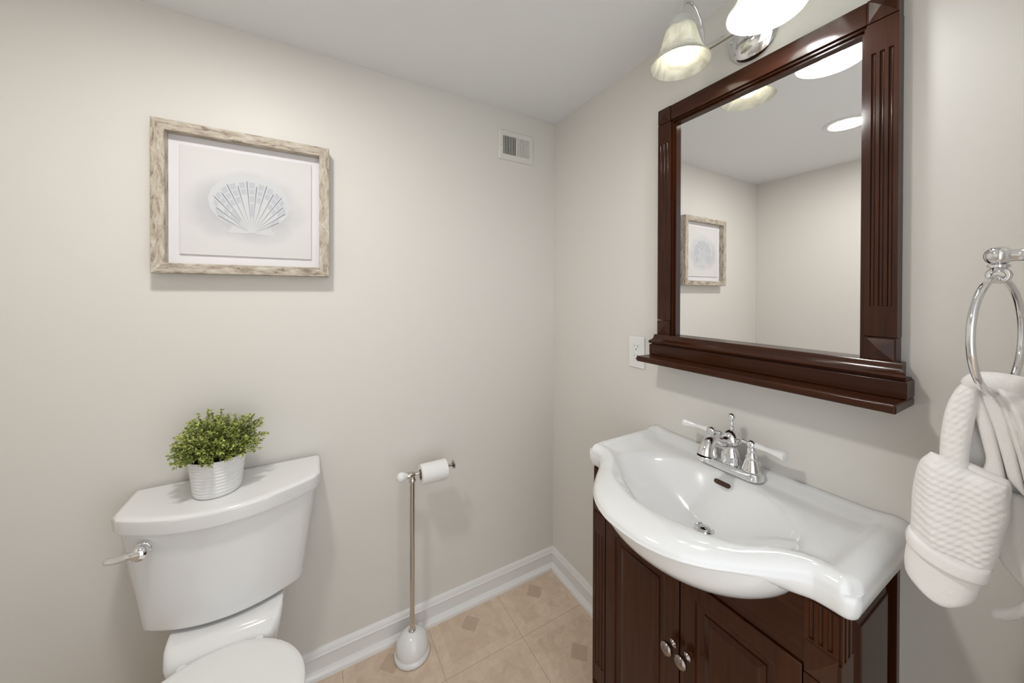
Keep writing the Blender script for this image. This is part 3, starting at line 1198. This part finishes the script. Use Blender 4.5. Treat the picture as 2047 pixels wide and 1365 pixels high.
rings = [pr(0, -.002), pr(0, -.0445), pr(.001, -.0455), pr(FWD-.001, -.0455), pr(FWD, -.0445), pr(FWD, -.010)]
ring_loft(bm, rings, cap0=False, cap1=False)
for fc in bm.faces:
    c_ = fc.calc_center_median()
    hx_ = abs(c_.x-(PX0+PX1)/2)-(PX1-PX0)/2
    hz_ = abs(c_.z-(PZ0+PZ1)/2)-(PZ1-PZ0)/2
    fc.material_index = 1 if hx_ > hz_ else 0
part('frame', bm, [M_drift, M_drift2], pf, angle=30)
bm = bmesh.new()
box(bm, (PX0+.012, -.003, PZ0+.012), (PX1-.012, -.014, PZ1-.012))
part('mat_board', bm, M_mat, pf, smooth=False)
QX0, QX1, QZ0, QZ1 = -1.345, -1.0155, 1.4235, 1.7405
bm = bmesh.new()
box(bm, (QX0, -.0145, QZ0), (QX1, -.0195, QZ1), .0006, 1)
prn = part('shell_print', bm, M_print, pf, smooth=False, origin=(-1.186, -.0195, 1.572))
# painted scallop: ribs fan out from the hinge
bm = bmesh.new()
yb = -.0199
Hc = Vector((-1.176, 0, 1.496))
CEN = Vector((-1.179, 0, 1.590))
RXs, RZs = .1005, .0835


def rim(a):
    """distance from the hinge to the scalloped rim at angle a from straight up"""
    best_ = .06
    d = Vector((math.sin(a), 0, math.cos(a)))
    o_ = Hc-CEN
    A_ = (d.x/RXs)**2+(d.z/RZs)**2
    B_ = 2*(o_.x*d.x/RXs**2+o_.z*d.z/RZs**2)
    C_ = (o_.x/RXs)**2+(o_.z/RZs)**2-1
    D_ = max(0, B_*B_-4*A_*C_)
    return max((-B_+math.sqrt(D_))/(2*A_), .05)


NR = 15
AM = math.radians(69)
for i in range(NR):
    a0 = -AM+2*AM*i/NR
    a1 = -AM+2*AM*(i+1)/NR
    am = (a0+a1)/2
    vs = [bm.verts.new((Hc.x, yb, Hc.z))]
    for k in range(7):
        a = a0+(a1-a0)*k/6
        rr_ = rim(a)*(1+.022*math.sin(PI*k/6))
        vs.append(bm.verts.new((Hc.x+rr_*math.sin(a), yb, Hc.z+rr_*math.cos(a))))
    bm.faces.new(vs).material_index = 0
    # pale blue middle band of each rib, broken into patches
    for t0, t1 in ((.30, .52), (.56, .66), (.69, .78), (.80, .90))[rnd.randint(0, 1):]:
        if rnd.random() < .25:
            continue
        w_ = (a1-a0)*.30
        q = [(a_, t_) for a_, t_ in ((am-w_, t0), (am+w_, t0), (am+w_, t1), (am-w_, t1))]
        bm.faces.new([bm.verts.new((Hc.x+rim(a_)*t_*math.sin(a_), yb-.0002, Hc.z+rim(a_)*t_*math.cos(a_))) for a_, t_ in q]).material_index = 1
    # dark groove between ribs
    if i > 0:
        R_ = rim(a0)
        d = Vector((math.sin(a0), 0, math.cos(a0)))
        p = Vector((math.cos(a0), 0, -math.sin(a0)))
        t1 = .93 if i % 2 else .86
        if R_ < .1:
            t1 = .9
        a_ = Vector((Hc.x, yb-.0004, Hc.z))
        bm.faces.new([bm.verts.new(x) for x in (a_+d*R_*.10, a_+d*R_*.6+p*.0007, a_+d*R_*(t1-.04)+p*.0013, a_+d*R_*t1+p*.0002, a_+d*R_*(t1-.04)-p*.0009, a_+d*R_*.6-p*.0007)]).material_index = 2
# ears of the shell
for s in (-1, 1):
    q = [(s*.012, -.002), (s*.058, -.006), (s*.057, .010), (s*.046, .020), (s*.062, .032)]
    q = [(s*.004, 0), (s*.056, -.004), (s*.058, .006), (s*.050, .014), (s*.053, .028)]
    bm.faces.new([bm.verts.new((Hc.x+a, yb-.0001, Hc.z+b)) for a, b in q]).material_index = 0
sh = finish('painted_shell', bm, [M_shellw, M_shellb, M_shelld], prn, smooth=False, origin=(-1.18, yb, 1.57))
sh['label'] = 'white and pale blue painted scallop shell'

# ================================================================== AIR VENT
vt = thing('air_vent', (-.212, 0, 1.906), 'small cream louvered air vent high on the back wall near the corner', 'vent')
VX0, VX1, VZ0, VZ1 = -.303, -.121, 1.907, 2.040
LX0, LX1, LZ0, LZ1 = -.2805, -.145, 1.932, 2.014
bm = bmesh.new()


def vr(a, y, inner=False):
    if inner:
        q = [(LX0, LZ0), (LX1, LZ0), (LX1, LZ1), (LX0, LZ1)]
    else:
        q = [(VX0, VZ0), (VX1, VZ0), (VX1, VZ1), (VX0, VZ1)]
    return [Vector((p[0]+s_[0]*a, y, p[1]+s_[1]*a)) for p, s_ in zip(q, sg4)]


ring_loft(bm, [vr(0, -.0005), vr(.001, -.004), vr(.006, -.0075), vr(-.004, -.0080, True), vr(0, -.0065, True), vr(0, -.0012, True)], cap0=False, cap1=False)
part('faceplate', bm, M_vent, vt, angle=30)
bm = bmesh.new()
box(bm, (LX0-.004, -.0006, LZ0-.004), (LX1+.004, -.0014, LZ1+.004))
part('dark_opening', bm, M_dark, vt, smooth=False)
mid = -.2115
bm = bmesh.new()
box(bm, (mid-.0022, -.0015, LZ0), (mid+.0022, -.0075, LZ1))
part('centre_bar', bm, M_vent, vt)
for side in (0, 1):
    bm = bmesh.new()
    xa, xb = (LX0, mid-.002) if side == 0 else (mid+.002, LX1)
    nsl = 8
    if side == 1:
        box(bm, (xa, -.0013, LZ0), (xb, -.0016, LZ1))
    for k in range(nsl):
        xc = xa+(xb-xa)*(k+.5)/nsl + (.0018 if side == 0 else 0)
        wv = .0013 if side == 0 else .0024
        pl = [(xc-wv-.0004, -.0074), (xc+wv-.0004, -.0074), (xc+wv+(.0004 if side == 0 else .0012), -.0016), (xc-wv+(.0004 if side == 0 else .0012), -.0016)]
        prism(bm, pl, 'z', LZ0-.0005, LZ1+.0005)
    o = part('louvers', bm, M_vent, vt, smooth=False)
    o['label'] = 'left bank of louvers, open and dark' if side == 0 else 'right bank of louvers, turned closed'
bm = bmesh.new()
box(bm, (-.2925, -.007, 1.950), (-.2895, -.0085, 1.990))
box(bm, (-.2975, -.007, 1.966), (-.2905, -.013, 1.972), .001)
part('damper_lever', bm, M_vent, vt)
bm = bmesh.new()
lathe(bm, [(.003, 0), (.003, .001), (.0001, .0016)], (-.1275, -.0062, 1.972), axis=(0, -1, 0), seg=16)
part('screw', bm, M_screw, vt)

# ================================================================== OUTLET
ot = thing('electrical_outlet', (0, -.512, 1.048), 'white duplex electrical outlet on the wall left of the mirror ledge', 'outlet')
OY0, OY1, OZ0, OZ1 = -.477, -.546, 1.046, 1.157
bm = bmesh.new()
box(bm, (-.0002, OY0, OZ0), (-.006, OY1, OZ1), .0025, 3)
part('cover_plate', bm, M_plastic, ot)
bm = bmesh.new()
box(bm, (-.004, -.496, 1.0685), (-.0078, -.528, 1.1345), .0012, 2)
dv_ = part('receptacle', bm, M_plastic, ot)
for zc in (1.118, 1.085):
    bm = bmesh.new()
    box(bm, (-.0076, -.5045, zc+.002), (-.0080, -.5058, zc+.009))
    box(bm, (-.0076, -.5178, zc+.001), (-.0080, -.5195, zc+.010))
    lathe(bm, [(.0024, 0), (.0024, .0004)], (-.0076, -.512, zc-.0055), axis=(-1, 0, 0), seg=16)
    part('socket_slots', bm, M_dark, dv_, smooth=False)
for zc in (OZ0+.0095, OZ1-.0095):
    bm = bmesh.new()
    lathe(bm, [(.0028, 0), (.0026, .0008), (.0001, .001)], (-.006, -.512, zc), axis=(-1, 0, 0), seg=16)
    part('screw', bm, M_plastic, ot)

# ================================================================== TOILET PAPER STAND AND ROLL
TX, TY = -.699, -.0985
ts = thing('toilet_paper_stand', (TX, TY, 0), 'freestanding toilet paper stand with metal post and white domed base by the back wall', 'toilet paper stand')
bm = bmesh.new()
lathe(bm, [(.058, 0), (.0615, .003), (.0625, .009), (.0610, .015), (.0575, .018), (.0560, .021), (.0570, .028), (.0560, .038), (.0530, .050), (.0475, .062), (.0400, .072), (.0300, .080), (.0180, .0855), (.0090, .087)], (TX, TY, 0), seg=48)
part('base', bm, M_china, ts, angle=50)['label'] = 'white china dome'
bm = bmesh.new()
lathe(bm, [(.013, .084), (.013, .089), (.0105, .091), (.0088, .093), (.0088, .628), (.012, .629), (.0125, .633), (.0105, .637), (.009, .640), (.009, .648)], (TX, TY, 0), seg=28)
part('post', bm, M_nickel, ts, angle=45)
zt = .6535
bm = bmesh.new()
lathe(bm, [(.0095, -.020), (.0115, -.018), (.0115, -.008), (.0105, -.006), (.0105, .006), (.0085, .008), (.0055, .010), (.0055, .150)], (TX, TY, zt), axis=(1, 0, 0), seg=24)
lathe(bm, [(.0062, 0), (.0062, .004), (.0140, .006), (.0165, .009), (.0160, .012), (.009, .0145), (.0001, .015)], (TX+.146, TY, zt), axis=(1, 0, 0), seg=28)
part('roll_arm', bm, M_nickel, ts, angle=45)
bm = bmesh.new()
lathe(bm, [(.0085, .012), (.0100, .015), (.0095, .021), (.0115, .025), (.0150, .029), (.0172, .036), (.0168, .044), (.0135, .050), (.0080, .0535), (.0001, .0545)], (TX, TY, zt), axis=(-1, 0, 0), seg=32)
part('end_knob', bm, M_china, ts, angle=60)['label'] = 'white china knob'

RC = Vector((-.6695, TY, .6450))
RR = .0355
rl = thing('toilet_paper_roll', (RC.x+.05, TY, RC.z-RR), 'partly used white toilet paper roll on the stand', 'toilet paper')
bm = bmesh.new()
seg = 64
RL = .097
prof = [(.0195, 0), (RR-.001, 0), (RR, .001), (RR, RL-.001), (RR-.001, RL), (.0195, RL)]
rings = []
for rad, t in prof+[prof[0]]:
    rings.append([RC+Vector((t, rad*math.cos(2*PI*i/seg), rad*math.sin(2*PI*i/seg))) for i in range(seg)])
ring_loft(bm, rings, cap0=False, cap1=False)
part('paper', bm, M_paper, rl, angle=50)
bm = bmesh.new()
rings = []
for rad, t in ((.0194, .0005), (.0194, RL-.0005), (.0180, RL-.0005), (.0180, .0005), (.0194, .0005)):
    rings.append([RC+Vector((t, rad*math.cos(2*PI*i/32), rad*math.sin(2*PI*i/32))) for i in range(32)])
ring_loft(bm, rings, cap0=False, cap1=False)
part('cardboard_core', bm, M_card, rl)
bm = bmesh.new()
# loose end with a torn edge hanging just under the roll, on the camera side
rings = []
for k in range(15):
    x = RC.x+.001+(RL-.002)*k/14
    zz = RC.z-RR-.0035-(.003 if 5 < k < 8 else 0)-(.0015*math.sin(k*2.1))
    rings.append([(x, RC.y-RR*.62, RC.z-RR*.80), (x, RC.y-RR*.50, RC.z-RR*.90), (x, RC.y-RR*.42, zz), (x, RC.y-RR*.42+.0007, zz), (x, RC.y-RR*.50+.0007, RC.z-RR*.90), (x, RC.y-RR*.62+.0007, RC.z-RR*.80)])
ring_loft(bm, rings)
part('loose_end', bm, M_paper, rl)

# ================================================================== TOWEL RING AND TOWEL
RX, RY = -.1627, -1.2985
tr = thing('towel_ring', (RX, WF, 1.25), 'chrome towel ring hanging from a short horizontal post, holding the white towel', 'towel ring')
bm = bmesh.new()
lathe(bm, [(.027, .0005), (.027, .004), (.024, .009), (.016, .013), (.0105, .017), (.0085, .024), (.0085, .040), (.0115, .043), (.0125, .048), (.0095, .052), (.0088, .058), (.0088, .072)], (RX, WF, 1.366), axis=(0, 1, 0), seg=32)
sphere(bm, (RX, RY, 1.366), .0140, seg=28)
part('post', bm, M_chrome, tr, angle=50)
bm = bmesh.new()
lathe(bm, [(.0105, 0), (.0105, .004), (.007, .006), (.006, .010)], (RX, RY, 1.3535), axis=(0, 0, -1), seg=24)
th = math.radians(9)
e1 = Vector((-math.cos(th), math.sin(th), 0))      # direction of the ring's width
e2 = Vector((math.sin(th), math.cos(th), 0))
path = [Vector((RX, RY, 1.3385))+e2*(.0090*math.sin(2*PI*k/24))+Vector((0, 0, .0085*math.cos(2*PI*k/24))) for k in range(24)]
tube(bm, path, .0036, seg=12, closed=True)
part('eyelet', bm, M_chrome, tr, angle=60)
bm = bmesh.new()
RRg = .0828
rc_ = Vector((RX-.002, RY, 1.3348-RRg))
path = [rc_+e1*(RRg*math.sin(2*PI*k/96))+Vector((0, 0, RRg*math.cos(2*PI*k/96))) for k in range(96)]
tube(bm, path, .0044, seg=16, closed=True)
part('ring', bm, M_chrome, tr, angle=60)

TW = (.0, .0)
bm = bmesh.new()


def resample(pl, n_):
    c_ = catmull([Vector((a, b, 0)) for a, b in pl], 12)
    L_ = [0]
    for a, b in zip(c_, c_[1:]):
        L_.append(L_[-1]+(b-a).length)
    out_ = []
    j = 0
    for i in range(n_):
        t = L_[-1]*i/(n_-1)
        while j < len(L_)-2 and L_[j+1] < t:
            j += 1
        q = (t-L_[j])/max(1e-9, L_[j+1]-L_[j])
        out_.append(c_[j].lerp(c_[j+1], q))
    return out_


def pillow(Lp, Rp, xm, th_, nu=30, nv=34, slope=0., waffle=0., folds=(), bow=0., amp=.0025):
    """closed stuffed sheet between a left and a right edge (y, z), middle plane x = xm(t)"""
    A_, B_ = resample(Lp, nv), resample(Rp, nv)
    def X_(v_):
        return xm if isinstance(xm, (int, float)) else interp([0, .5, 1], list(xm), v_)
    fr_, bk_ = [], []
    for j in range(nv):
        v_ = j/(nv-1)
        ev = (1-abs(2*v_-1)**6)**.5 if 0 < j < nv-1 else .25
        rowf, rowb = [], []
        for i in range(nu):
            u_ = i/(nu-1)
            p = A_[j].lerp(B_[j], u_)
            eu = (max(0, 1-abs(2*u_-1)**3.2))**.5
            t_ = th_*.5*eu*max(.25, ev)
            f_ = sum(a_*math.exp(-((u_-c_-k_*v_)/w_)**2) for a_, c_, w_, k_ in folds)
            wf = waffle*math.sin(p.x*2*PI/.0170+math.sin(p.y*60)*1.6+1)*math.sin((p.y+p.x*.45)*2*PI/.0115+math.sin(p.x*95)*.9) if waffle else 0
            x_ = X_(v_)
            zz = p.y-bow*math.sin(PI*u_)
            rowf.append(bm.verts.new((x_-t_-(f_+wf)*eu, p.x, zz)))
            rowb.append(bm.verts.new((x_+t_, p.x, zz)) if 0 < i < nu-1 else rowf[-1])
        fr_.append(rowf); bk_.append(rowb)
    def q4(a, b, c_, d):
        s_ = []
        for v_ in (a, b, c_, d):
            if v_ not in s_:
                s_.append(v_)
        if len(s_) > 2:
            try:
                bm.faces.new(s_)
            except ValueError:
                pass
    for j in range(nv-1):
        for i in range(nu-1):
            q4(fr_[j][i], fr_[j][i+1], fr_[j+1][i+1], fr_[j+1][i])
            q4(bk_[j][i], bk_[j+1][i], bk_[j+1][i+1], bk_[j][i+1])
    for j in (0, nv-1):
        for i in range(nu-1):
            q4(fr_[j][i], bk_[j][i], bk_[j][i+1], fr_[j][i+1])


# front band (A), lower lump (B), strands through the ring (C, D), mass over the ring (E), back drape (F), tie end (G)
pillow([(-1.228, 1.049), (-1.215, 1.026), (-1.208, .980), (-1.206, .925), (-1.203, .893)],
       [(-1.304, 1.026), (-1.306, .984), (-1.301, .950), (-1.296, .915), (-1.288, .880)], -.118, .046, nu=60, nv=96, waffle=.0016, bow=.001, folds=((.004, .15, .10, .2), (-.004, .55, .12, .15)))
pillow([(-1.205, .915), (-1.2015, .905), (-1.201, .893), (-1.204, .884)],
       [(-1.292, .896), (-1.291, .887), (-1.289, .876), (-1.285, .868)], -.122, .048, nu=40, nv=14, bow=.008)
pillow([(-1.205, .900), (-1.199, .868), (-1.199, .836), (-1.212, .818), (-1.232, .807)],
       [(-1.287, .890), (-1.283, .870), (-1.279, .848), (-1.272, .828), (-1.256, .811)], -.114, .042, nu=36, nv=36, bow=.006)
pillow([(-1.262, 1.176), (-1.250, 1.155), (-1.241, 1.123), (-1.237, 1.080), (-1.236, 1.030)],
       [(-1.275, 1.172), (-1.274, 1.140), (-1.270, 1.100), (-1.267, 1.060), (-1.266, 1.010)], (-.090, -.104, -.112), .034, nu=36, nv=60, waffle=.0013)
pillow([(-1.266, 1.160), (-1.270, 1.118), (-1.277, 1.080), (-1.281, 1.050), (-1.272, 1.018)],
       [(-1.273, 1.160), (-1.284, 1.122), (-1.292, 1.082), (-1.298, 1.044), (-1.302, 1.010)], (-.090, -.096, -.100), .016, nu=20, nv=40)
pillow([(-1.262, 1.046), (-1.262, 1.034), (-1.262, 1.018), (-1.262, 1.000)],
       [(-1.304, 1.032), (-1.306, 1.024), (-1.306, 1.010), (-1.304, .994)], -.108, .022, nu=24, nv=14)
pillow([(-1.268, 1.172), (-1.276, 1.140), (-1.286, 1.106), (-1.294, 1.070), (-1.302, 1.030)],
       [(-1.283, 1.176), (-1.300, 1.140), (-1.306, 1.100), (-1.311, 1.060), (-1.318, 1.010)], (-.086, -.092, -.098), .014, nu=20, nv=40)
pillow([(-1.270, 1.178), (-1.290, 1.150), (-1.302, 1.105), (-1.311, 1.060), (-1.318, 1.010)],
       [(-1.356, 1.160), (-1.360, 1.120), (-1.362, 1.080), (-1.358, 1.030), (-1.352, .990)], (-.088, -.096, -.090), .050, nu=44, nv=50, waffle=.0010,
       folds=((-.010, .10, .05, .16), (.006, .25, .09, .1)))
# shaded back layer seen through the gap between the strands
pillow([(-1.258, 1.130), (-1.254, 1.090), (-1.250, 1.050), (-1.250, 1.010)],
       [(-1.290, 1.140), (-1.300, 1.100), (-1.312, 1.050), (-1.325, 1.000)], -.078, .012, nu=20, nv=24)
pillow([(-1.292, 1.010), (-1.288, .965), (-1.286, .925), (-1.296, .895), (-1.312, .872)],
       [(-1.330, 1.010), (-1.332, .970), (-1.335, .930), (-1.335, .895), (-1.333, .860)], -.086, .014, nu=20, nv=24, folds=((.004, .4, .15, .2),))
# roll of cloth lying over the bottom of the ring
tube(bm, catmull([(-.094, -1.262, 1.163), (-.096, -1.275, 1.173), (-.092, -1.300, 1.173), (-.088, -1.330, 1.166), (-.085, -1.352, 1.152)], 6),
     [.010+.007*math.sin(PI*i/24) for i in range(25)], seg=20)
pillow([(-1.300, 1.020), (-1.297, .965), (-1.293, .915), (-1.300, .888), (-1.314, .868)],
       [(-1.350, 1.010), (-1.352, .960), (-1.352, .900), (-1.346, .860), (-1.336, .835)], -.072, .028, nu=36, nv=40, folds=((.005, .35, .12, .1), (-.004, .7, .1, 0)))
tube(bm, catmull([(-.078, -1.332, .900), (-.079, -1.330, .872), (-.080, -1.321, .846), (-.081, -1.305, .821), (-.081, -1.286, .804)], 6),
     [.0075]*22+[.0065, .0055, .003], seg=14)
for v in bm.verts:          # the towel is hand-towel sized and hangs in the ring
    v.co = v.co*.915 + Vector((-.0858, -.1181, .1114))
tw = finish('hand_towel', bm, M_towel, None, angle=80, origin=(-.18, -1.29, .85), weighted=False)
tag(tw, 'white waffle-weave hand towel tied in a bundle and hanging from the chrome ring', 'towel')
